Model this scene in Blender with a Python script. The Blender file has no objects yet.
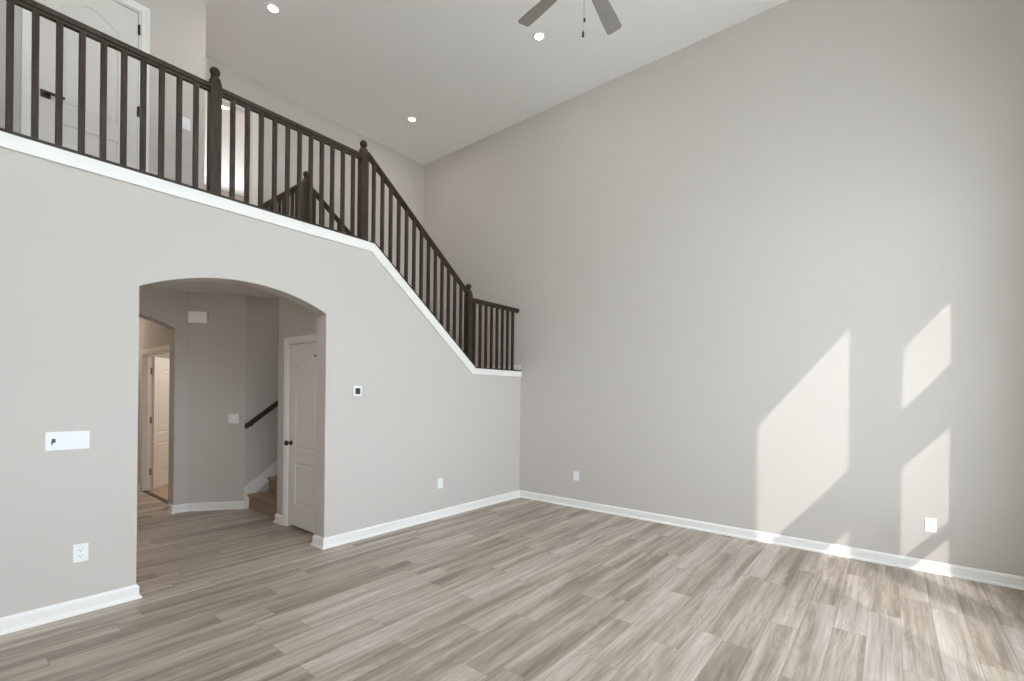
import bpy, bmesh, math, random
from mathutils import Vector, Matrix
random.seed(4)
sc = bpy.context.scene
col = sc.collection
PI = math.pi

def lin(r, g, b):
    f = lambda c: (c / 12.92 if c <= 0.04045 else ((c + 0.055) / 1.055) ** 2.4)
    return (f(r / 255), f(g / 255), f(b / 255), 1.0)

# ------------------------------------------------------------------ camera
FPX, AL, ROLL, PY = 468.66, math.radians(38.8896), math.radians(0.5974), 394.76
cam = bpy.data.cameras.new('camera'); co = bpy.data.objects.new('camera', cam); col.objects.link(co)
cam.sensor_fit = 'HORIZONTAL'; cam.sensor_width = 36.0
cam.lens = 36.0 * FPX / 1024
cam.clip_start = 0.02
F = Vector((math.cos(AL), math.sin(AL), 0)); R0 = Vector((math.sin(AL), -math.cos(AL), 0)); U0 = Vector((0, 0, 1))
Rr = R0 * math.cos(ROLL) + U0 * math.sin(ROLL)
Ur = U0 * math.cos(ROLL) - R0 * math.sin(ROLL)
co.matrix_world = Matrix(((Rr.x, Ur.x, -F.x, -5.449), (Rr.y, Ur.y, -F.y, -4.237), (Rr.z, Ur.z, -F.z, 1.5), (0, 0, 0, 1)))
cam.shift_y = (PY - 340.5) / 1024
sc.camera = co

# ------------------------------------------------------------------ sky, sun, exposure
SKY, SUN, EXPO = 8.0, 1.45, 0.53
sc.view_settings.view_transform = 'Standard'; sc.view_settings.look = 'None'
sc.view_settings.gamma = 1; sc.view_settings.use_curve_mapping = False
sc.view_settings.exposure = EXPO
w = bpy.data.worlds.new('sky'); sc.world = w; w.use_nodes = True
w.node_tree.nodes['Background'].inputs[0].default_value = (0.79, 0.905, 1.0, 1)
w.node_tree.nodes['Background'].inputs[1].default_value = SKY
try:
    sc.cycles.use_denoising = True
    sc.cycles.max_bounces = 14; sc.cycles.diffuse_bounces = 10; sc.cycles.sample_clamp_indirect = 6
except Exception: pass
SD = Vector((1.0, 0.8, -1.0)).normalized()
sl = bpy.data.lights.new('sun', 'SUN'); sl.energy = SUN; sl.angle = 0.010; sl.color = (1, 0.985, 0.96)
so = bpy.data.objects.new('sun', sl); col.objects.link(so)
so.rotation_euler = SD.to_track_quat('-Z', 'Y').to_euler(); so.location = (-6, -9, 9)

def portal(cx, cy, cz, wd, ht, direction):
    l = bpy.data.lights.new('window_daylight', 'AREA'); l.shape = 'RECTANGLE'; l.size = wd; l.size_y = ht
    l.cycles.is_portal = True
    o = bpy.data.objects.new('window_daylight', l); col.objects.link(o)
    o.location = (cx, cy, cz); o.rotation_euler = Vector(direction).to_track_quat('-Z', 'Z').to_euler()

# ------------------------------------------------------------------ materials
def mat(name, c, rough=0.5, metal=0.0, bump=0.0, bscale=200.0, var=0.0, vscale=3.0, spec=0.5):
    m = bpy.data.materials.new(name); m.use_nodes = True; nt = m.node_tree; b = nt.nodes['Principled BSDF']
    b.inputs['Base Color'].default_value = c; b.inputs['Roughness'].default_value = rough
    b.inputs['Metallic'].default_value = metal; b.inputs['Specular IOR Level'].default_value = spec
    tc = nt.nodes.new('ShaderNodeTexCoord')
    if bump:
        n = nt.nodes.new('ShaderNodeTexNoise'); n.inputs['Scale'].default_value = bscale; n.inputs['Detail'].default_value = 3
        bp = nt.nodes.new('ShaderNodeBump'); bp.inputs['Strength'].default_value = bump; bp.inputs['Distance'].default_value = 0.002
        nt.links.new(tc.outputs['Object'], n.inputs['Vector']); nt.links.new(n.outputs['Fac'], bp.inputs['Height'])
        nt.links.new(bp.outputs['Normal'], b.inputs['Normal'])
    if var:
        n = nt.nodes.new('ShaderNodeTexNoise'); n.inputs['Scale'].default_value = vscale; n.inputs['Detail'].default_value = 4
        mx = nt.nodes.new('ShaderNodeMix'); mx.data_type = 'RGBA'
        mx.inputs[6].default_value = tuple(x * (1 - var) for x in c[:3]) + (1,)
        mx.inputs[7].default_value = tuple(min(1, x * (1 + var)) for x in c[:3]) + (1,)
        nt.links.new(tc.outputs['Object'], n.inputs['Vector']); nt.links.new(n.outputs['Fac'], mx.inputs[0])
        nt.links.new(mx.outputs[2], b.inputs['Base Color'])
    return m

def emit(name, c, s):
    m = bpy.data.materials.new(name); m.use_nodes = True; nt = m.node_tree; b = nt.nodes['Principled BSDF']
    b.inputs['Base Color'].default_value = (0.9, 0.9, 0.9, 1)
    b.inputs['Emission Color'].default_value = c; b.inputs['Emission Strength'].default_value = s
    return m

def wood_floor():
    m = bpy.data.materials.new('oak_plank_floor'); m.use_nodes = True; nt = m.node_tree; N = nt.nodes; L = nt.links
    b = N['Principled BSDF']
    def mth(op, a, c=None, d=None):
        n = N.new('ShaderNodeMath'); n.operation = op
        for i, v in enumerate((a, c, d)):
            if v is None: continue
            if isinstance(v, (int, float)): n.inputs[i].default_value = v
            else: L.new(v, n.inputs[i])
        return n.outputs[0]
    tc = N.new('ShaderNodeTexCoord'); sp = N.new('ShaderNodeSeparateXYZ'); L.new(tc.outputs['Object'], sp.inputs[0])
    W, LEN = 0.172, 1.22
    v = mth('DIVIDE', mth('ADD', sp.outputs[1], 4.305 + 0.172 * 40), W)
    row = mth('FLOOR', v); fv = mth('SUBTRACT', v, row)
    wr = N.new('ShaderNodeTexWhiteNoise'); wr.noise_dimensions = '1D'; L.new(row, wr.inputs['W'])
    u = mth('ADD', mth('DIVIDE', mth('ADD', sp.outputs[0], 50.0), LEN), mth('MULTIPLY', wr.outputs['Value'], 7.3))
    cl = mth('FLOOR', u); fu = mth('SUBTRACT', u, cl)
    pid = N.new('ShaderNodeCombineXYZ'); L.new(row, pid.inputs[0]); L.new(cl, pid.inputs[1])
    wn = N.new('ShaderNodeTexWhiteNoise'); wn.noise_dimensions = '3D'; L.new(pid.outputs[0], wn.inputs['Vector'])
    wc = N.new('ShaderNodeSeparateColor'); L.new(wn.outputs['Color'], wc.inputs[0])
    # grain coordinates, offset plank by plank
    def coords(sx, sy):
        cx = N.new('ShaderNodeCombineXYZ')
        L.new(mth('ADD', mth('MULTIPLY', sp.outputs[0], sx), mth('MULTIPLY', wc.outputs[0], 37.0)), cx.inputs[0])
        L.new(mth('ADD', mth('MULTIPLY', sp.outputs[1], sy), mth('MULTIPLY', wc.outputs[1], 53.0)), cx.inputs[1])
        L.new(mth('MULTIPLY', wc.outputs[2], 11.0), cx.inputs[2])
        return cx.outputs[0]
    def noise(vec, scale, detail, rough=0.5, dist=0.0):
        n = N.new('ShaderNodeTexNoise'); L.new(vec, n.inputs['Vector'])
        n.inputs['Scale'].default_value = scale; n.inputs['Detail'].default_value = detail
        n.inputs['Roughness'].default_value = rough; n.inputs['Distortion'].default_value = dist
        return n.outputs['Fac']
    broad = noise(coords(0.7, 13.0), 1.0, 2.5, 0.55, 0.25)       # long light and dark bands within a plank
    fine = noise(coords(3.5, 110.0), 1.0, 5.0, 0.65, 0.3)        # fine grain
    # cathedral figure: rings of a stretched noise
    ring = noise(coords(1.1, 7.5), 1.0, 1.0, 0.4, 0.3)
    rings = mth('SINE', mth('MULTIPLY', ring, 75.0))
    t = mth('ADD', mth('MULTIPLY', wc.outputs[0], 0.30), mth('MULTIPLY', mth('SUBTRACT', broad, 0.5), 1.6))
    t = mth('ADD', t, mth('MULTIPLY', mth('SUBTRACT', fine, 0.5), 0.7))
    t = mth('ADD', t, mth('MULTIPLY', rings, 0.05))
    t = mth('ADD', t, 0.35)
    cr = N.new('ShaderNodeValToRGB'); L.new(t, cr.inputs[0]); e = cr.color_ramp.elements
    e[0].position = 0.0; e[0].color = lin(120, 107, 95)
    e[1].position = 1.0; e[1].color = lin(208, 199, 190)
    a = e.new(0.3); a.color = lin(149, 136, 123)
    a = e.new(0.6); a.color = lin(178, 166, 154)
    # pinkish or greenish tint from plank to plank
    tint = N.new('ShaderNodeMix'); tint.data_type = 'RGBA'; L.new(wc.outputs[2], tint.inputs[0])
    tint.inputs[6].default_value = (1.0, 0.97, 0.96, 1); tint.inputs[7].default_value = (1.0, 0.995, 0.975, 1)
    mul = N.new('ShaderNodeMix'); mul.data_type = 'RGBA'; mul.blend_type = 'MULTIPLY'; mul.inputs[0].default_value = 1
    L.new(cr.outputs[0], mul.inputs[6]); L.new(tint.outputs[2], mul.inputs[7])
    # seams
    dv = mth('MINIMUM', fv, mth('SUBTRACT', 1.0, fv)); dv = mth('MULTIPLY', dv, W)
    du = mth('MINIMUM', fu, mth('SUBTRACT', 1.0, fu)); du = mth('MULTIPLY', du, LEN)
    gap = mth('LESS_THAN', mth('MINIMUM', dv, du), 0.0016)
    seam = N.new('ShaderNodeMix'); seam.data_type = 'RGBA'; L.new(mth('MULTIPLY', gap, 0.55), seam.inputs[0])
    L.new(mul.outputs[2], seam.inputs[6]); seam.inputs[7].default_value = lin(92, 80, 70)
    L.new(seam.outputs[2], b.inputs['Base Color'])
    b.inputs['Roughness'].default_value = 0.42; b.inputs['Specular IOR Level'].default_value = 0.4
    bp = N.new('ShaderNodeBump'); bp.inputs['Strength'].default_value = 0.25; bp.inputs['Distance'].default_value = 0.001
    L.new(mth('SUBTRACT', fine, mth('MULTIPLY', gap, 1.2)), bp.inputs['Height']); L.new(bp.outputs['Normal'], b.inputs['Normal'])
    return m

def dark_wood():
    m = mat('espresso_stained_wood', lin(50, 42, 36), 0.5, spec=0.3)
    nt = m.node_tree; N = nt.nodes; L = nt.links; b = N['Principled BSDF']
    tc = N.new('ShaderNodeTexCoord'); mp = N.new('ShaderNodeMapping'); mp.inputs['Scale'].default_value = (60, 60, 6)
    n = N.new('ShaderNodeTexNoise'); n.inputs['Scale'].default_value = 1.0; n.inputs['Detail'].default_value = 3
    cr = N.new('ShaderNodeValToRGB'); cr.color_ramp.elements[0].color = lin(46, 36, 28); cr.color_ramp.elements[1].color = lin(70, 57, 47)
    cr.color_ramp.elements[0].position = 0.3; cr.color_ramp.elements[1].position = 0.75
    L.new(tc.outputs['Object'], mp.inputs[0]); L.new(mp.outputs[0], n.inputs['Vector']); L.new(n.outputs['Fac'], cr.inputs[0])
    L.new(cr.outputs[0], b.inputs['Base Color'])
    return m

M = dict(
    wall=mat('warm_grey_wall_paint', lin(202, 196, 190), 0.75, bump=0.12, bscale=260, spec=0.25),
    ceiling=mat('white_ceiling_paint', lin(242, 241, 239), 0.85, bump=0.15, bscale=180, spec=0.2),
    trim=mat('white_trim_paint', lin(238, 236, 232), 0.4),
    door=mat('white_door_paint', lin(226, 222, 216), 0.42),
    floor=wood_floor(),
    wood=dark_wood(),
    carpet=mat('taupe_carpet', lin(160, 140, 124), 0.95, bump=0.9, bscale=420, var=0.18, vscale=90, spec=0.05),
    tile=mat('tan_floor_tile', lin(178, 156, 132), 0.4, var=0.06),
    plate=mat('white_plastic', lin(244, 244, 245), 0.3),
    slot=mat('dark_slot', lin(70, 70, 72), 0.6),
    screen=mat('thermostat_screen', lin(52, 62, 62), 0.15),
    bronze=mat('oil_rubbed_bronze', lin(62, 54, 48), 0.35, metal=0.8),
    nickel=mat('satin_nickel', lin(150, 136, 120), 0.35, metal=0.9),
    blade=mat('weathered_grey_blade', lin(142, 137, 132), 0.5, var=0.12, vscale=14),
    fanmetal=mat('brushed_fan_metal', lin(120, 118, 115), 0.35, metal=0.8),
    chain=mat('dark_pull_chain', lin(30, 28, 27), 0.5),
    lamp=emit('downlight_lens', (1.0, 0.93, 0.84, 1), 14.0),
    ground=mat('pale_ground', lin(205, 203, 198), 0.9),  # unseen ground, made pale to bounce daylight onto the ceiling
)
M['sheer'] = sheer = bpy.data.materials.new('sheer_diffuser'); sheer.use_nodes = True; _n = sheer.node_tree  # added diffuser for the fill windows, keeps their sun from casting patches
_t = _n.nodes.new('ShaderNodeBsdfTranslucent'); _t.inputs[0].default_value = (.9, .9, .9, 1); _n.links.new(_t.outputs[0], _n.nodes['Material Output'].inputs[0])

# ------------------------------------------------------------------ mesh helpers
def link(name, bm, m, parent=None, smooth=False):
    me = bpy.data.meshes.new(name); bmesh.ops.recalc_face_normals(bm, faces=bm.faces)
    if smooth:
        for f in bm.faces: f.smooth = True
    bm.to_mesh(me); bm.free()
    o = bpy.data.objects.new(name, me); me.materials.append(m); col.objects.link(o)
    if parent: o.parent = parent
    return o

def box(bm, x0, x1, y0, y1, z0, z1, bev=0.0):
    vs = [bm.verts.new((x, y, z)) for x in (x0, x1) for y in (y0, y1) for z in (z0, z1)]
    fs = [bm.faces.new([vs[i] for i in q]) for q in ((0, 1, 3, 2), (4, 6, 7, 5), (0, 4, 5, 1), (2, 3, 7, 6), (0, 2, 6, 4), (1, 5, 7, 3))]
    if bev:
        es = list({e for f in fs for e in f.edges})
        bmesh.ops.bevel(bm, geom=es, offset=bev, segments=2, affect='EDGES', profile=0.5)

def mk(name, m, boxes, parent=None, bev=0.0):
    bm = bmesh.new()
    for b in boxes: box(bm, *b, bev=bev)
    return link(name, bm, m, parent)

def P3(axis, u, v, d):            # axis 'y': (u,d,v) ; axis 'x': (d,u,v) ; axis 'z': (u,v,d)
    return (u, d, v) if axis == 'y' else ((d, u, v) if axis == 'x' else (u, v, d))

def prism(bm, outer, holes, d0, d1, axis='y'):
    loops = [outer] + list(holes)
    for d in (d0, d1):
        es = []
        for lp in loops:
            vs = [bm.verts.new(P3(axis, u, v, d)) for u, v in lp]
            es += [bm.edges.new((vs[i], vs[(i + 1) % len(vs)])) for i in range(len(vs))]
        bmesh.ops.triangle_fill(bm, use_beauty=True, use_dissolve=False, edges=es)
    for lp in loops:
        n = len(lp)
        for i in range(n):
            a, b = lp[i], lp[(i + 1) % n]
            bm.faces.new([bm.verts.new(P3(axis, *p)) for p in ((*a, d0), (*b, d0), (*b, d1), (*a, d1))])
    bmesh.ops.remove_doubles(bm, verts=bm.verts, dist=1e-5)

def struct(o):
    o['kind'] = 'structure'; return o

def wall(name, outer, d0, d1, axis='y', holes=(), m='wall'):
    bm = bmesh.new(); prism(bm, outer, holes, d0, d1, axis)
    return struct(link(name, bm, M[m]))

def rect(a, b, c, d): return [(a, c), (b, c), (b, d), (a, d)]

def empty(name, loc=(0, 0, 0), label=None, cat=None, group=None, rz=0):
    o = bpy.data.objects.new(name, None); col.objects.link(o); o.location = loc; o.rotation_euler.z = rz
    o.empty_display_size = 0.1
    if label: o['label'] = label; o['category'] = cat
    if group: o['group'] = group
    return o

def lathe(bm, prof, seg=24, c=(0, 0, 0), axis='z'):
    rings = []
    for r, h in prof:
        ring = []
        for i in range(seg):
            a = 2 * PI * i / seg; p = (r * math.cos(a), r * math.sin(a), h)
            if axis == 'y': p = (p[0], p[2], p[1])
            if axis == 'x': p = (p[2], p[0], p[1])
            ring.append(bm.verts.new((p[0] + c[0], p[1] + c[1], p[2] + c[2])))
        rings.append(ring)
    for a, b in zip(rings, rings[1:]):
        for i in range(seg):
            bm.faces.new((a[i], a[(i + 1) % seg], b[(i + 1) % seg], b[i]))
    bm.faces.new(rings[0]); bm.faces.new(rings[-1])

def sweep(bm, prof, path, up=(0, 0, 1)):
    """prof: list of (side, up) points; path: 3-D points, mitred, vertical profile plane kept for slopes"""
    pts = [Vector(p) for p in path]; rings = []
    for i, p in enumerate(pts):
        d0 = (pts[i] - pts[i - 1]).normalized() if i > 0 else (pts[1] - pts[0]).normalized()
        d1 = (pts[i + 1] - pts[i]).normalized() if i < len(pts) - 1 else d0
        h0 = Vector((d0.x, d0.y, 0)).normalized(); h1 = Vector((d1.x, d1.y, 0)).normalized()
        s0 = h0.cross(Vector(up)); s1 = h1.cross(Vector(up))
        s = (s0 + s1); s = s / max(1e-6, s.length); s = s / max(0.3, s.dot(s1))
        rings.append([bm.verts.new(p + s * a + Vector(up) * b) for a, b in prof])
    n = len(prof)
    for a, b in zip(rings, rings[1:]):
        for i in range(n): bm.faces.new((a[i], a[(i + 1) % n], b[(i + 1) % n], b[i]))
    bm.faces.new(rings[0]); bm.faces.new(rings[-1])

# ------------------------------------------------------------------ key sizes
ZC, ZL, ZS, ZM = 5.54, 3.065, 2.75, 1.84      # ceiling, loft floor, hall ceiling, landing
XL, YF, YB = -7.6, -5.4, 2.22                 # far left wall, front (window) wall, back wall
WT = 0.17
XR0 = -6.75                                   # where the loft railing starts

# ------------------------------------------------------------------ floors, ceilings
wall('floor', rect(XL, 0.15, YF, 6.2), -0.12, 0.0, 'z', m='floor')
wall('ceiling', rect(XL - .1, 0.2, YF - .2, 6.4), ZC, ZC + 0.2, 'z', m='ceiling')
slab = [(XL, WT), (-2.62, WT), (-2.62, YB + 0.001), (-2.62, YB), (-2.62, 6.2), (XL, 6.2)]
slab = [(XL, WT), (-2.62, WT), (-2.62, 2.34), (0, 2.34), (0, 6.2), (XL, 6.2)]
wall('ceiling_hall', slab, ZS, ZS + 0.03, 'z', m='ceiling')
wall('floor_loft', slab, ZS + 0.03, ZL, 'z', m='carpet')

# ------------------------------------------------------------------ left wall with arch, under loft and stairs
def arch_pts(x0, x1, zs, zc, n=28):
    hw = (x1 - x0) / 2; r = zc - zs; R = (hw * hw + r * r) / (2 * r); cx = (x0 + x1) / 2; cz = zc - R
    a0 = math.asin(hw / R)
    return [(cx + R * math.sin(-a0 + 2 * a0 * i / n), cz + R * math.cos(-a0 + 2 * a0 * i / n)) for i in range(n + 1)]
AX0, AX1 = -4.507, -3.06
arch = arch_pts(AX0, AX1, 2.262, 2.432)
outer = [(XL, 0), (AX0, 0)] + arch + [(AX1, 0), (0, 0), (0, 1.80), (-1.005, 1.80), (-2.552, 3.03), (XR0 + 0.05, 3.03), (XR0 + 0.05, ZC), (XL, ZC)]
wall('wall_left', outer, 0, WT)
wall('wall_right', rect(YF - .2, 6.3, 0 - .12, ZC), 0.0, 0.15, 'x')
# back wall of the stairwell; at loft level it runs on with a doorway
DX0, DX1, DZ = -3.62, -2.86, ZL + 2.05
outer = [(-2.91, 0), (0, 0), (0, ZC), (XL, ZC), (XL, ZL), (DX0, ZL), (DX0, DZ), (DX1, DZ), (DX1, ZL), (-2.91, ZL)]
wall('wall_back', outer, YB, YB + 0.12)

# trim board that follows the loft edge and the stair slope, with the cap on it
face_top = [(XR0 + .05, 3.069), (-2.538, 3.069), (-0.978, 1.842), (-0.001, 1.842)]
face_bot = [(XR0 + .05, 2.979), (-2.572, 2.979), (-1.035, 1.764), (-0.001, 1.764)]
bm = bmesh.new(); prism(bm, face_top + face_bot[::-1], [], -0.020, 0.0)
cap_b = [(x, z - 0.022) for x, z in face_top]
prism(bm, face_top + cap_b[::-1], [], -0.022, WT + 0.02)
struct(link('trim_1', bm, M['trim']))

# front wall (behind the camera) with its windows, some added, and far left wall
wins = [(-3.00, -1.83, 2.60, 4.19), (-3.00, -1.83, 0.75, 2.27), (-1.545, -0.955, 2.70, 3.49), (-1.545, -0.955, 0.6, 2.42), (-7.2, -5.3, 0.8, 2.2), (-5.0, -3.4, 3.0, 5.2)]  # the last two are added to brighten the room
wall('wall_front', rect(XL - .12, 0.0, 0, ZC), YF - 0.16, YF, 'y', [rect(*q)[::-1] for q in wins])
lwins = [(-2.6, -1.7, 3.2, 4.6)]  # added high window, lights the ceiling and upper right wall
wall('wall_side', rect(YF, 6.2, 0, ZC), XL - 0.12, XL, 'x', [rect(*q)[::-1] for q in lwins])

def window(idx, a, b, c, d, axis, pos, rails=(), mull=(), shade=False):
    r = struct(empty('window_%d' % idx)); f = 0.045
    back = axis == 'back'
    if back: axis = 'y'; pos += 0.13
    bm = bmesh.new(); prism(bm, rect(a, b, c, d), [rect(a + f * .4, b - f * .4, c + f * .4, d - f * .4)[::-1]], pos - 0.10, pos - 0.04, axis)
    for zr, h in rails: prism(bm, rect(a, b, zr, zr + h), [], pos - 0.10, pos - 0.05, axis)
    for u in mull: prism(bm, rect(u - .02, u + .02, c, d), [], pos - 0.10, pos - 0.05, axis)
    link('window_frame', bm, M['trim'], r)
    bm = bmesh.new(); prism(bm, rect(a - .03, b + .03, c - .03, c), [], pos - (.17 if back else 0), pos + (-.13 if back else .04), axis); link('window_sill', bm, M['trim'], r)
    if shade:
        bm = bmesh.new(); prism(bm, rect(a + .02, b - .02, c, d - .02), [], pos - 0.035, pos - 0.033, axis); link('sheer_diffuser', bm, M['sheer'], r)
    cx, cz = (a + b) / 2, (c + d) / 2
    if back: portal(cx, pos - .01, cz, b - a, d - c, (0, -1, 0))
    elif axis == 'y': portal(cx, pos - 0.02, cz, b - a, d - c, (0, 1, 0))
    else: portal(pos - 0.02, cx, cz, b - a, d - c, (1, 0, 0))
for i, q in enumerate(wins): window(i + 1, *q, 'y', YF, rails=((1.39, 0.09),) if i == 3 else (), shade=i == 5)
window(8, -3.6, -1.4, 3.8, 5.15, 'back', 6.2, mull=(-2.5,))  # window added out of view to brighten the bedroom ceiling
for i, q in enumerate(lwins): window(i + 7, *q, 'x', XL, mull=((q[0] + q[1]) / 2,), shade=True)
struct(mk('floor_outside', M['ground'], [(-40, 30, -40, 40, -0.5, -0.4)]))

# ------------------------------------------------------------------ hall and passage behind the arch
CX = -2.93; CY = 1.27                          # closet wall face, its free corner
DY0, DY1 = 0.30, 1.03                          # closet door
wall('wall_closet', [(WT, 0), (DY0, 0), (DY0, 2.05), (DY1, 2.05), (DY1, 0), (CY, 0), (CY, ZS), (WT, ZS)], CX, CX + 0.11, 'x')
# wall between closet and lower flight, rising to carry the inner stair rail
wall('wall_stair', [(CX + .11, 0), (0, 0), (0, 1.80), (-1.005, 1.80), (-2.552, 3.03), (-2.62, 3.03), (-2.62, ZS), (CX + .11, ZS)], 1.15, CY)
wall('wall_return', rect(AX1, CX, 0, ZS), WT, WT + 0.005)   # short return beside the arch jamb
# hall: corners H1 (passage jamb), H2, H3
H1, H2, H3 = (-3.57, 2.61), (-3.42, 2.61), (-2.91, 2.22)
bm = bmesh.new()
prism(bm, [H1, H2, H3, (-2.91, 2.34), (-3.34, 2.69), (-3.34, 2.81), (-3.57, 2.81)], [], 0, ZS, 'z')
struct(link('wall_hall', bm, M['wall']))
parch = arch_pts(-4.52, -3.57, 2.27, 2.40)
wall('wall_passage', [(XL, 0), (-4.52, 0)] + parch + [(-3.57, ZS), (XL, ZS)], 2.61, 2.81)
wall('wall_hall_left', rect(WT, 2.61, 0, ZS), -6.3, -6.2, 'x')
PX = -3.46; BY0, BY1 = 3.12, 4.45              # passage wall with the bathroom door
wall('wall_passage_right', [(2.81, 0), (BY0, 0), (BY0, 2.05), (BY1, 2.05), (BY1, 0), (6.2, 0), (6.2, ZS), (2.81, ZS)], PX, PX + 0.13, 'x')
wall('wall_passage_left', rect(2.81, 6.2, 0, ZS), -4.75, -4.64, 'x')
wall('wall_passage_end', rect(XL, 0, 0, ZC), 6.2, 6.3, 'y', [rect(-3.6, -1.4, 3.8, 5.15)[::-1]])
wall('wall_bathroom', rect(PX + .13, 0, 0, ZS), 2.90, 2.98)
wall('floor_bathroom', rect(PX + .055, 0, 2.98, 6.2), 0.0, 0.006, 'z', m='tile')

# ------------------------------------------------------------------ loft walls
LY = 1.36; LX = -3.67
LD0, LD1 = -4.93, -4.215
wall('wall_loft', [(XL, ZL), (LD0, ZL), (LD0, ZL + 2.045), (LD1, ZL + 2.045), (LD1, ZL), (LX, ZL), (LX, ZC), (XL, ZC)], LY, LY + 0.11)
wall('wall_loft_side', rect(LY + .11, YB, ZL, ZC), LX - .11, LX, 'x')
wall('wall_bedroom_right', rect(YB + .12, 6.2, ZL, ZC), -0.9, -0.8, 'x')
wall('wall_loft_end', rect(WT, LY, ZL, ZC), XR0 - .1, XR0, 'x')
wall('wall_bedroom_left', rect(YB + .12, 6.2, ZL, ZC), -5.6, -5.5, 'x')

# ------------------------------------------------------------------ baseboards
BP = [(0, 0), (0.030, 0), (0.028, 0.012), (0.018, 0.022), (0.015, 0.024), (0.015, 0.082), (0.009, 0.094), (0.003, 0.100), (0, 0.100)]
def baseboard(name, path, flip=False):
    bm = bmesh.new(); pr = [(-a if flip else a, b) for a, b in BP]
    sweep(bm, pr, path); return struct(link(name, bm, M['trim']))
def base_outer(name, paths):
    pass
baseboard('baseboard_left', [(XL, 0, 0), (AX0, 0, 0), (AX0, WT, 0), (-5.6, WT, 0)][:3])
baseboard('baseboard_front_left', [(-2.965, WT + .005, 0), (AX1, WT + .005, 0), (AX1, 0, 0), (0, 0, 0)])
baseboard('baseboard_right', [(0, 0, 0), (0, YF, 0)])
baseboard('baseboard_closet', [(CX + .05, CY, 0), (CX, CY, 0), (CX, 1.10, 0)])
baseboard('baseboard_hall', [(-3.57, 2.75, 0), (-3.57, 2.61, 0), H2 + (0,), (H3[0], H3[1], 0)])
baseboard('baseboard_passage', [(PX, 2.81, 0), (PX, BY0 - .07, 0)], flip=True)
baseboard('baseboard_passage_far', [(PX, BY1 + .07, 0), (PX, 6.2, 0)], flip=True)
baseboard('baseboard_loft', [(XR0, LY, ZL), (LD0 - .065, LY, ZL)])
baseboard('baseboard_loft_right', [(LD1 + .065, LY, ZL), (LX, LY, ZL), (LX, YB, ZL)])
baseboard('baseboard_landing', [(-0.6, YB, ZM), (0, YB, ZM), (0, 0.0, ZM)])

# ------------------------------------------------------------------ doors
def offset_poly(pts, d):
    n = len(pts); out = []
    area = sum(pts[i][0] * pts[(i + 1) % n][1] - pts[(i + 1) % n][0] * pts[i][1] for i in range(n))
    s = 1 if area > 0 else -1
    for i in range(n):
        a, b, c = Vector(pts[i - 1]), Vector(pts[i]), Vector(pts[(i + 1) % n])
        e0 = (b - a).normalized(); e1 = (c - b).normalized()
        n0 = Vector((-e0.y, e0.x)) * s; n1 = Vector((-e1.y, e1.x)) * s
        k = n0 + n1; k = k / max(0.4, k.dot(n1)) if k.length > 1e-6 else n0
        out.append(tuple(b + k * d))
    return out

def panel_outline(x0, x1, z0, zs, rise):
    pts = [(x0, z0), (x1, z0), (x1, zs)]
    if rise:
        n = 20
        for i in range(1, n):
            t = i / n; pts.append((x1 + (x0 - x1) * t, zs + rise * (0.5 - 0.5 * math.cos(2 * PI * t)) ** 0.8))
    pts.append((x0, zs)); return pts

def door_slab(parent, W, H, panels, T=0.035):
    bm = bmesh.new()
    outl = rect(0, W, 0, H)
    for y, s in ((0, 1), (T, -1)):
        es = []
        for lp in [outl] + panels:
            vs = [bm.verts.new((u, y, v)) for u, v in lp]
            es += [bm.edges.new((vs[i], vs[(i + 1) % len(vs)])) for i in range(len(vs))]
        bmesh.ops.triangle_fill(bm, use_beauty=True, use_dissolve=False, edges=es)
        for p in panels:
            prev, pd = p, 0.0; n = len(p)
            for ins, dep in ((0.010, 0.008), (0.026, 0.008), (0.044, 0.002)):
                q = offset_poly(p, ins)
                for i in range(n):
                    j = (i + 1) % n
                    bm.faces.new([bm.verts.new(c) for c in ((prev[i][0], y + s * pd, prev[i][1]), (prev[j][0], y + s * pd, prev[j][1]), (q[j][0], y + s * dep, q[j][1]), (q[i][0], y + s * dep, q[i][1]))])
                prev, pd = q, dep
            vs = [bm.verts.new((u, y + s * pd, v)) for u, v in prev]
            es = [bm.edges.new((vs[i], vs[(i + 1) % n])) for i in range(n)]
            bmesh.ops.triangle_fill(bm, use_beauty=True, use_dissolve=False, edges=es)
    for i in range(4):
        a, b = outl[i], outl[(i + 1) % 4]
        bm.faces.new([bm.verts.new(c) for c in ((a[0], 0, a[1]), (b[0], 0, b[1]), (b[0], T, b[1]), (a[0], T, a[1]))])
    bmesh.ops.remove_doubles(bm, verts=bm.verts, dist=1e-5)
    return link('door_slab', bm, M['door'], parent)

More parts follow.
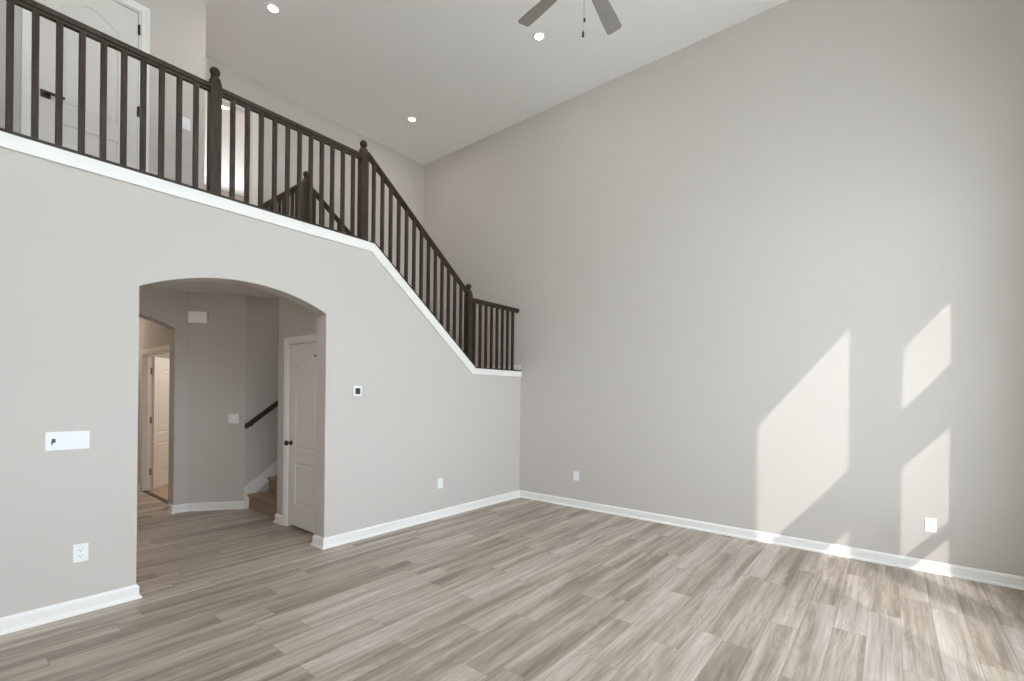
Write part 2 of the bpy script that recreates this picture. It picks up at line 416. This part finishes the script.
def casing(parent, x0, x1, H, wd=0.062, wall_t=0.11):
    """moulded casing round an opening, face at local y = 0, standing out towards -y; plus the jamb lining"""
    bm = bmesh.new()
    def loop(e): return [(x0 - e, 0.0), (x0 - e, H + e), (x1 + e, H + e), (x1 + e, 0.0)]
    prof = [(0.004, 0), (0.004, -0.010), (0.012, -0.013), (0.03, -0.014), (0.046, -0.018), (wd, -0.018), (wd, 0)]
    rings = [[bm.verts.new((u, y, v)) for u, v in loop(e)] for e, y in prof]
    for a, b in zip(rings, rings[1:] + rings[:1]):
        for i in range(3): bm.faces.new((a[i], a[i + 1], b[i + 1], b[i]))
    bm.faces.new([r[0] for r in rings]); bm.faces.new([r[3] for r in rings])
    c = link('casing', bm, M['trim'], parent)
    bm = bmesh.new(); t = 0.012
    prism(bm, [(x0 - 0.001, 0), (x0 - 0.001, H), (x1 + 0.001, H), (x1 + 0.001, 0), (x1 - t, 0), (x1 - t, H - t), (x0 + t, H - t), (x0 + t, 0)], [], -0.001, wall_t + .001)
    prism(bm, [(x0 + t, 0), (x0 + t, H - t), (x1 - t, H - t), (x1 - t, 0), (x1 - t - .01, 0), (x1 - t - .01, H - t - .01), (x0 + t + .01, H - t - .01), (x0 + t + .01, 0)], [], 0.045, 0.08)
    j = link('jamb', bm, M['trim'], parent)
    return c

def hinge(parent, x, z, y=-0.004, wide=0.0):
    bm = bmesh.new(); lathe(bm, [(0.007, -0.045), (0.007, 0.045)], 10, (x, y - 0.003, z))
    lathe(bm, [(0.004, 0.045), (0.006, 0.05), (0.002, 0.055)], 10, (x, y - 0.003, z))
    if wide: box(bm, x - wide, x + wide * .4, y, y + 0.003, z - 0.045, z + 0.045)
    return link('hinge', bm, M['bronze'], parent)

# closet door
d1 = struct(empty('door_1', (CX, DY1, 0), rz=-PI / 2))
casing(d1, 0, DY1 - DY0, 2.05)
W1 = DY1 - DY0 - .03
slab1 = door_slab(d1, W1, 2.0, [panel_outline(0.14, W1 - .10, 0.235, 0.70, 0), panel_outline(0.14, W1 - .10, 0.84, 1.76, 0.095)])
slab1.location = (0.015, 0.008, 0.03)
bm = bmesh.new(); lathe(bm, [(0.028, 0.0), (0.028, -0.006), (0.012, -0.010), (0.011, -0.035), (0.022, -0.042), (0.030, -0.055), (0.026, -0.068), (0.010, -0.074)], 20, (0, 0, 0), 'y')
k = link('door_knob', bm, M['bronze'], d1, True); k.location = (0.075, 0.008, 0.94)
bm = bmesh.new(); box(bm, -0.02, 0.02, -0.006, 0, -0.010, 0.010, 0.002); lathe(bm, [(0.005, 0), (0.005, -0.025), (0.009, -0.027), (0.009, -0.031)], 10, (0, 0, 0), 'y')
k = link('coat_hook', bm, M['bronze'], d1); k.location = (0.62, 0.006, 1.885)
for z in (0.25, 1.02, 1.80): hinge(d1, W1 + .013, z)

# loft door
d2 = struct(empty('door_2', (LD0, LY, ZL)))
WL = LD1 - LD0
casing(d2, 0, WL, 2.045, 0.068)
s2 = door_slab(d2, WL - .03, 2.015, [panel_outline(0.145, WL - .175, 0.22, 0.735, 0), panel_outline(0.145, WL - .175, 0.885, 1.75, 0.10)])
s2.location = (0.015, 0.004, 0.012)
bm = bmesh.new(); box(bm, -0.032, 0.032, -0.008, 0, -0.032, 0.032, 0.003)
lathe(bm, [(0.011, 0), (0.011, -0.045)], 12, (0, 0, 0), 'y'); box(bm, -0.012, 0.115, -0.055, -0.038, -0.010, 0.010, 0.004)
k = link('door_lever', bm, M['bronze'], d2); k.location = (0.075, 0.004, 0.945)
for z in (0.28, 1.09, 1.87): hinge(d2, WL - .010, z, wide=0.012)

# bathroom door, standing open into the lit room
d3 = struct(empty('door_3', (PX, BY1, 0), rz=-PI / 2))
casing(d3, 0, BY1 - BY0, 2.05, wall_t=0.13)
leaf = empty('door_leaf', (0.03, 0.13, 0.012)); leaf.parent = d3; leaf.rotation_euler.z = math.radians(53.7 + 90)
WB = 0.76
s3 = door_slab(leaf, WB, 2.01, [panel_outline(0.12, WB - .12, 0.235, 0.70, 0), panel_outline(0.12, WB - .12, 0.84, 1.74, 0.10)])
for z in (0.28, 1.06, 1.80):
    bm = bmesh.new(); box(bm, 0.0, 0.045, 0, 0.003, z - .05, z + .05); lathe(bm, [(0.008, z - .05), (0.008, z + .05)], 10, (0.046, 0.002, 0))
    h = link('hinge', bm, M['nickel'], d3); h.location = (0.0135, 0.055, 0); h.rotation_euler.z = PI / 2
    h.location = (0.0135, 0.055, 0)
struct(mk('trim_2', M['bronze'], [(PX - .002, PX + .055, BY0 + .012, BY1 - .012, 0.0, 0.008)]))

# bedroom doorway at the end of the loft (no leaf in view)
d4 = struct(empty('door_4', (DX0, YB, ZL)))
casing(d4, 0, DX1 - DX0, DZ - ZL, 0.068, 0.12)

# ------------------------------------------------------------------ stairs
st = empty('staircase', (-2.85, 1.75, 0), 'carpeted lower stairs rising from the hall floor behind the closet door', 'staircase')
bm = bmesh.new()
NR = 10; rise = ZM / NR; X0 = -2.855; run = 0.245
pts = [(X0, 0)]
for i in range(NR):
    x = X0 + i * run; z = (i + 1) * rise
    pts += [(x - 0.0, z - 0.045), (x - 0.022, z - 0.03), (x - 0.024, z - 0.008), (x - 0.012, z)]
    if i < NR - 1: pts += [(x + run, z)]
pts += [(0 - .001, ZM), (0 - .001, ZM - .25), (X0 + (NR - 1) * run + .05, ZM - .25), (X0 + 0.25, 0)]
prism(bm, [(a + 2.85, b) for a, b in pts], [], CY + .016 - 1.75, YB - .016 - 1.75)
lo = link('lower_flight', bm, M['carpet'], st)
low, st = st, empty('staircase', (-2.85, 1.75, 0), 'carpeted upper stairs with landing behind the sloping railing', 'staircase')
bm = bmesh.new(); box(bm, 2.85 - .97, 2.85 - .001, WT - 1.75 + .001, 1.148 - 1.75, ZM - .25, ZM)
link('landing', bm, M['carpet'], st)
bm = bmesh.new(); NU = 7; r2 = (ZL - ZM) / NU; ru = 0.26; pts = [(-0.97, ZM - .25), (-0.97, ZM)]
for i in range(NU):
    x = -0.975 - i * ru; z = ZM + (i + 1) * r2
    pts += [(x, z - .045), (x + .022, z - .03), (x + .024, z - .008), (x + .012, z)]
    if i < NU - 1: pts += [(x - ru, z)]
pts += [(-2.618, ZL), (-2.618, ZL - .3)]
prism(bm, [(a + 2.85, b) for a, b in pts], [], WT + .022 - 1.75, 1.15 - .003 - 1.75)
link('upper_flight', bm, M['carpet'], st)
st = low
# white skirt board on the back wall beside the lower flight
sk = rise / run
bm = bmesh.new()
xs0, ys = -2.912, YB - .0155
out = [(xs0, 0), (xs0, 0.272), (-1.0, 0.272 + (xs0 * -1 - 1.0) * sk), (-1.0, 0.10 + (1.912) * sk), (-2.855, 0.13), (-2.862, 0)]
prism(bm, [(a + 2.85, b) for a, b in out], [], YB - .016 - 1.75, YB - .0005 - 1.75)
o2 = [(xs0 - .0, 0), (xs0, 0.272), (-1.0, 0.272 + 1.912 * sk), (-1.0, 0.252 + 1.912 * sk), (xs0 + .018, 0.262), (xs0 + .018, 0)]
prism(bm, [(a + 2.85, b) for a, b in o2], [], YB - .024 - 1.75, YB - .016 - 1.75)
o2 = [(-2.864, 0), (-2.864, 0.155), (-1.0, 0.118 + 1.912 * sk), (-1.0, 0.10 + 1.912 * sk), (-2.85, 0.135), (-2.85, 0)]
link('skirt_board', bm, M['trim'], st)

# wall-mounted stair handrail
hr = empty('handrail', (-2.9, 2.15, 1.07), 'dark wooden handrail on the shaded stairwell wall inside the arch', 'handrail')
bm = bmesh.new()
RP = [(-.024, -.036), (.024, -.036), (.032, -.014), (.032, .012), (.020, .030), (-.020, .030), (-.032, .012), (-.032, -.014)]
sweep(bm, RP, [(-0.03, 0, 0.0), (0.0, 0, 0.012), (1.9, 0, 0.012 + 1.9 * sk)])
link('rail', bm, M['wood'], hr)
for x in (0.06, 1.0, 1.8):
    bm = bmesh.new(); z = 0.012 + x * sk
    lathe(bm, [(0.024, 0.0), (0.024, 0.006), (0.008, 0.012)], 14, (0, 0, 0), 'y')
    for v in bm.verts: v.co.y = 0.068 - v.co.y
    for v in bm.verts: v.co.z -= 0.05
    p = [Vector((0, 0.06, -.05)), Vector((0, 0.01, -.05)), Vector((0, 0, -.015))]
    for a, b in zip(p, p[1:]):
        d = (b - a); q = d.to_track_quat('Z', 'Y').to_matrix()
        ra = [bm.verts.new(a + q @ Vector((.007 * math.cos(t * PI / 4), .007 * math.sin(t * PI / 4), 0))) for t in range(8)]
        rb = [bm.verts.new(b + q @ Vector((.007 * math.cos(t * PI / 4), .007 * math.sin(t * PI / 4), 0))) for t in range(8)]
        for i in range(8): bm.faces.new((ra[i], ra[(i + 1) % 8], rb[(i + 1) % 8], rb[i]))
        bm.faces.new(ra); bm.faces.new(rb)
    o = link('bracket', bm, M['bronze'], hr); o.location = (x, 0, z)

# ------------------------------------------------------------------ railings
def rail_mesh(parent, path, name='handrail_beam'):
    bm = bmesh.new()
    prof = [(-.016, -.062), (.016, -.062), (.018, -.046), (.030, -.040), (.033, -.022), (.026, -.004), (.010, 0), (-.010, 0), (-.026, -.004), (-.033, -.022), (-.030, -.040), (-.018, -.046)]
    sweep(bm, prof, path); return link(name, bm, M['wood'], parent)
def shoe(parent, path, wf=.084, wb=.075):
    bm = bmesh.new(); sweep(bm, [(-wb, 0), (wf, 0), (wf, .020), (-wb, .020)], path)
    return link('base_rail', bm, M['wood'], parent)
def newel(parent, x, y, z0, z1):
    """square post with a chamfered head, a neck and a ball; z1 is the top of the ball"""
    zt = z1 - 0.105
    bm = bmesh.new(); h = 0.040
    lv = [(h, z0), (h, zt - .07), (h, zt - .045), (h * .72, zt + .012), (h * .5, zt + .02)]
    rings = [[bm.verts.new((x + sx * r, y + sy * r, z)) for sx, sy in ((-1, -1), (1, -1), (1, 1), (-1, 1))] for r, z in lv]
    for a, b in zip(rings, rings[1:]):
        for i in range(4): bm.faces.new((a[i], a[(i + 1) % 4], b[(i + 1) % 4], b[i]))
    bm.faces.new(rings[0]); bm.faces.new(rings[-1])
    p = link('newel_post', bm, M['wood'], parent)
    bm = bmesh.new(); zb = z1 - .038
    prof = [(0.030, zt + .018), (0.032, zt + .024), (0.018, zt + .032)]
    for i in range(1, 12):
        a = PI * i / 12; prof.append((0.038 * math.sin(a), zb - 0.038 * math.cos(a)))
    lathe(bm, [q for j, q in enumerate(prof) if j < 3 or q[1] > zt + .033], 20, (x, y, 0))
    link('finial', bm, M['wood'], p, True)
BH = 0.0165
def balusters(parent, xs, y, zb, zt, axis='x'):
    proto = None
    for x in xs:
        b0, b1, t0, t1 = zb(x - BH), zb(x + BH), zt(x - BH), zt(x + BH)
        bm = bmesh.new()
        vs = []
        for u, b, t in ((x - BH, b0, t0), (x + BH, b1, t1)):
            for w_ in (y - BH, y + BH):
                for z in (b, t): vs.append(bm.verts.new((u, w_, z) if axis == 'x' else (w_, u, z)))
        for q in ((0, 1, 3, 2), (4, 6, 7, 5), (0, 4, 5, 1), (2, 3, 7, 6), (0, 2, 6, 4), (1, 5, 7, 3)): bm.faces.new([vs[i] for i in q])
        bmesh.ops.bevel(bm, geom=list(bm.edges), offset=0.002, segments=1, affect='EDGES')
        link('baluster', bm, M['wood'], parent)
RY = 0.06; RT = 3.988; SL = (1.842 - 3.069) / (-0.978 + 2.538)
N1, N2, N3 = -4.015, -2.632, -1.048
top_lo = lambda x: RT - .05; bot_lo = lambda x: 3.069 + .02
rl = empty('railing', (-4.6, RY, 3.069), 'long level dark railing along the loft edge above the arch', 'railing')
def rel(o):
    for c in o.children:
        c.matrix_parent_inverse = Matrix.Translation(o.location).inverted()
rail_mesh(rl, [(XR0 + .05, RY, RT), (N2 - .04, RY, RT)]); shoe(rl, [(XR0 + .05, RY, 3.069), (N2 - .04, RY, 3.069)])
newel(rl, N1, RY, 3.069, 4.137); newel(rl, N2, RY, 3.069, 4.137)
sp = 0.1125
balusters(rl, [N1 - .131 - sp * .995 * i for i in range(23)], RY, bot_lo, top_lo)
balusters(rl, [-3.879, -3.765, -3.650, -3.535, -3.420, -3.309, -3.200, -3.090, -2.980, -2.866, -2.751], RY, bot_lo, top_lo)
rel(rl)
rs = empty('railing', (-1.8, RY, 2.4), 'dark railing sloping down the open stair side to the landing', 'railing')
zsl = lambda x: 3.069 + SL * (x + 2.538)
RS = 0.935
rt = lambda x: zsl(x) + RS
rail_mesh(rs, [(N2 + .052, RY, rt(N2 + .052)), (N3 - .045, RY, rt(N3 - .045))])
shoe(rs, [(N2 + .052, RY, 3.069), (-2.538, RY, 3.069), (-1.0, RY, zsl(-1.0))])
newel(rs, N3, RY, zsl(N3) - .06, 2.945)
nb = 13; xa, xb = -2.502, -1.187
balusters(rs, [xa + (xb - xa) * i / (nb - 1) for i in range(nb)], RY, lambda x: min(3.069, zsl(x)) + .01, lambda x: rt(x) - .05)
rel(rs)
rd = empty('railing', (-0.5, RY, ZM), 'short level dark railing of the stair landing beside the tall wall', 'railing')
RL2 = 2.772
rail_mesh(rd, [(N3 + .053, RY, RL2), (-0.008, RY, RL2)]); shoe(rd, [(-.99, RY, 1.842), (-0.004, RY, 1.842)])
balusters(rd, [-0.936 + .1158 * i for i in range(8)], RY, lambda x: 1.842 + .02, lambda x: RL2 - .05)
rel(rd)
# inner railing round the stairwell
ri = empty('railing', (-2.7, 1.2, ZL), 'inner dark railing behind the loft railing, guarding the stairwell', 'railing')
IY, IX = 1.21, -2.70
IY = 1.19
newel(ri, IX, IY - .08, ZL, 4.095)
IY2 = IY - .08
rail_mesh(ri, [(IX, IY2 + .045, RT), (IX, YB, RT)]); shoe(ri, [(IX, IY2 + .05, ZL), (IX, YB - .01, ZL)], .05, .05)
balusters(ri, [IY2 + .12 + .112 * i for i in range(9)], IX, lambda x: ZL + .02, lambda x: RT - .05, axis='y')
zi = lambda x: 3.03 + SL * (x + 2.552)
rail_mesh(ri, [(IX + .045, IY2 + .1, zi(IX + .045) + .93), (-1.09, IY2 + .1, zi(-1.09) + .93)])
shoe(ri, [(-2.60, IY2 + .1, 3.03), (-2.552, IY2 + .1, 3.03), (-1.03, IY2 + .1, zi(-1.03))], .05, .05)
newel(ri, -1.04, IY2 + .1, 1.80, 2.93)
balusters(ri, [-2.55 + .11 * i for i in range(13)], IY2 + .1, lambda x: zi(x) + .01, lambda x: zi(x) + .88)
rel(ri)

# ------------------------------------------------------------------ plates, thermostat, chime
def place(o, pos, n):              # local -y faces along n
    o.location = pos; o.rotation_euler.z = math.atan2(n[1], n[0]) + PI / 2
def plate(parent, w_, h_): return mk('cover_plate', M['plate'], [(-w_ / 2, w_ / 2, -.007, -.0005, -h_ / 2, h_ / 2)], parent, 0.002)
def outlet(pos, n, label, group=None):
    o = empty('electrical_outlet', (0, 0, 0), label, 'outlet', group); place(o, pos, n); plate(o, 0.078, 0.120)
    for z in (-.0205, .0205):
        bm = bmesh.new()
        pr = [(0.0165 * math.cos(a), z + max(-.0135, min(.0135, 0.0165 * math.sin(a)))) for a in [2 * PI * i / 24 for i in range(24)]]
        prism(bm, pr, [], -.0095, -.0065)
        s = link('socket', bm, M['plate'], o)
        bm = bmesh.new(); box(bm, -.0085, -.006, -.0101, -.009, z - .001, z + .008); box(bm, .006, .0085, -.0101, -.009, z, z + .0075)
        lathe(bm, [(.0028, -.0101), (.0028, -.009)], 10, (0, 0, z - .007), 'y')
        link('slot', bm, M['slot'], s)
    return o
outlet((-4.809, 0, 0.406), (0, -1), 'white outlet on the left wall below the four-gang switch plate')
outlet((-1.568, 0, 0.418), (0, -1), 'white outlet low on the left wall, between the arch and the corner')
outlet((0, -0.968, 0.418), (-1, 0), 'white outlet low on the right wall, near the corner')
outlet((0, -4.520, 0.407), (-1, 0), 'white outlet low on the right wall within the narrow sunlit patch')
def switch(pos, n, gangs, label, w_, h_=0.120, rocker=True, first_toggle=False):
    o = empty('light_switch', (0, 0, 0), label, 'light switch'); place(o, pos, n); plate(o, w_, h_)
    for g in range(gangs):
        x = (g - (gangs - 1) / 2) * 0.046
        if first_toggle and g == 0:
            bm = bmesh.new(); box(bm, x - .009, x + .009, -.0085, -.006, -.010, .016, .0008); box(bm, x - .012, x - .004, -.0095, -.006, -.022, .0, .0008)
            link('toggle', bm, M['slot'], o)
            continue
        bm = bmesh.new()
        prism(bm, [(-.0115, -.033), (-.0065, -.033), (-.0105, 0), (-.0065, .033), (-.004, .033), (-.004, -.033)], [], x - .016, x + .016, 'x')
        link('rocker', bm, M['plate'], o)
    return o
switch((-4.877, 0, 1.166), (0, -1), 4, 'wide white four-gang switch plate on the wall left of the arch', 0.215, 0.122, first_toggle=True)
nd = Vector((H3[1] - H2[1], -(H3[0] - H2[0]))).normalized()
dv = Vector((H3[0] - H2[0], H3[1] - H2[1])).normalized()
def diag(t, z): return (H2[0] + dv.x * t, H2[1] + dv.y * t, z)
switch(diag(0.512, 1.157), nd, 2, 'white two-gang switch plate on the hall wall beside the stair handrail', 0.118)
switch((-3.838, LY, 4.22), (0, -1), 1, 'white switch plate on the loft wall right of the white door', 0.072)
ch = empty('door_chime', (0, 0, 0), 'white box of a door chime high on the hall wall inside the arch', 'door chime'); place(ch, diag(0.105, 2.430), nd)
mk('chime_cover', M['plate'], [(-.105, .105, -.045, -.004, -.072, .072)], ch, 0.008)
mk('back_plate', M['plate'], [(-.095, .095, -.005, 0, -.062, .062)], ch)
th = empty('thermostat', (0, 0, 0), 'small square thermostat with dark screen, right of the arch', 'thermostat'); place(th, (-2.722, 0, 1.520), (0, -1))
mk('housing', M['plate'], [(-.048, .048, -.022, -.001, -.050, .050)], th, 0.006)
mk('screen', M['screen'], [(-.028, .028, -.0235, -.021, -.030, .032)], th, 0.0005)

# ------------------------------------------------------------------ downlights
def downlight(x, y, label, power=3):
    o = empty('recessed_downlight', (x, y, ZC), label, 'ceiling light', 'round recessed ceiling lights')
    bm = bmesh.new(); lathe(bm, [(0.049, -0.001), (0.072, -0.001), (0.070, -0.008), (0.051, -0.012), (0.047, -0.004)], 32)
    link('trim_ring', bm, M['trim'], o, True)
    bm = bmesh.new(); lathe(bm, [(0.047, -0.004), (0.040, -0.009), (0.001, -0.010)], 32)
    link('lens', bm, M['lamp'], o, True)
    l = bpy.data.lights.new('downlight_lamp', 'AREA'); l.shape = 'DISK'; l.size = 0.10; l.energy = power; l.color = (1, .88, .74)
    lo_ = bpy.data.objects.new('downlight_lamp', l); col.objects.link(lo_); lo_.location = (x, y, ZC - 0.014)
downlight(-3.217, 0.847, 'recessed downlight over the loft, leftmost of the lit ceiling lights')
downlight(-1.03, 1.27, 'recessed downlight nearest the far ceiling corner, above the stairs')
downlight(-1.178, -1.129, 'recessed downlight beside the ceiling fan blades')
downlight(-2.857, 3.14, 'warm downlight seen through the loft doorway behind the railing', 25)

# ------------------------------------------------------------------ ceiling fan
FX, FY, FZ = -2.485, -2.48, 4.60
fan = empty('ceiling_fan', (FX, FY, FZ), 'grey-bladed ceiling fan with dark pull chains hanging from the high ceiling', 'ceiling fan')
bm = bmesh.new(); lathe(bm, [(0.075, ZC - FZ), (0.075, ZC - FZ - .02), (0.055, ZC - FZ - .06), (0.018, ZC - FZ - .075)], 28); link('canopy', bm, M['fanmetal'], fan, True)
bm = bmesh.new(); lathe(bm, [(0.013, ZC - FZ - .07), (0.013, 0.12)], 16); link('downrod', bm, M['fanmetal'], fan, True)
bm = bmesh.new(); lathe(bm, [(0.03, .14), (0.06, .12), (0.11, .09), (0.125, .05), (0.125, .0), (0.10, -.03), (0.06, -.04)], 36); link('motor_housing', bm, M['fanmetal'], fan, True)
bm = bmesh.new(); lathe(bm, [(0.055, -.04), (0.06, -.06), (0.06, -.11), (0.045, -.13), (0.01, -.135)], 28); link('switch_housing', bm, M['fanmetal'], fan, True)
a0 = math.atan2(-1.838 * 0 + (-2.396 - FY), (-1.838 - FX))
for kx in range(5):
    ang = a0 + kx * 2 * PI / 5
    bm = bmesh.new()
    n = 8; ol = [(0.20, -.048), (0.55, -.063)]
    c0, rr = 0.672 - 0.022, 0.022
    for i in range(n + 1): t = -PI / 2 + i * PI / 2 / n; ol.append((c0 + rr * math.cos(t), -.063 + rr + rr * math.sin(t)))
    for i in range(n + 1): t = i * PI / 2 / n; ol.append((c0 + rr * math.cos(t), .063 - rr + rr * math.sin(t)))
    ol += [(0.55, .063), (0.20, .048)]
    prism(bm, ol, [], -.004, .004, 'z')
    b = link('blade', bm, M['blade'], fan); b.rotation_euler = (math.radians(-11), 0, ang)
    b.rotation_mode = 'QUATERNION'
    from mathutils import Quaternion
    b.rotation_quaternion = Quaternion((0, 0, 1), ang) @ Quaternion((1, 0, 0), math.radians(-12))
    bm = bmesh.new(); prism(bm, [(0.10, -.016), (0.20, -.02), (0.27, -.035), (0.27, .035), (0.20, .02), (0.10, .016)], [], .004, .010, 'z')
    br = link('blade_bracket', bm, M['fanmetal'], b)
for dx, dy, zl, hz in ((0.012, 0.0, -0.375, .034), (-0.02, -0.008, -0.51, .050)):
    bm = bmesh.new(); lathe(bm, [(0.0006, -.12), (0.0006, zl + hz)], 6, (dx, dy, 0))
    c = link('pull_chain', bm, M['chain'], fan)
    bm = bmesh.new(); lathe(bm, [(0.002, zl + hz), (0.007, zl + hz * .7), (0.008, zl + .006), (0.004, zl)], 12, (dx, dy, 0)); link('pull', bm, M['chain'], c, True)

# ------------------------------------------------------------------ added lamps, out of view, lighting the rooms beyond
def lamp(x, y, z, e, c, size=.3):
    o = empty('fill_ceiling_lamp', (x, y, z), 'round ceiling lamp added to light the room beyond', 'ceiling light')
    bm = bmesh.new(); lathe(bm, [(0.16, 0), (0.16, -.03), (0.13, -.07), (0.02, -.09)], 28); link('shade', bm, M['lamp'], o, True)
    l = bpy.data.lights.new('fill_lamp_light', 'POINT'); l.energy = e; l.color = c; l.shadow_soft_size = .1
    lo_ = bpy.data.objects.new('fill_lamp_light', l); col.objects.link(lo_); lo_.location = (x, y, z - .25)
    return o
lamp(-1.8, 4.0, ZS, 28, (1, .93, .85))['label'] = 'round ceiling lamp added in place of a window, inside the bathroom behind the open door'  # added lamp takes the place of a window lighting this room
lamp(-4.0, 5.4, ZS, 4.5, (1, .74, .52))['label'] = 'round unseen ceiling lamp added to light the passage beyond the hall'  # added out of view as fill for the passage
lamp(-5.35, 1.4, ZS, 0.8, (1, .66, .40))['label'] = 'round unseen ceiling lamp added to warm the hall from its left part'  # added out of view to give the hall a warmer tone
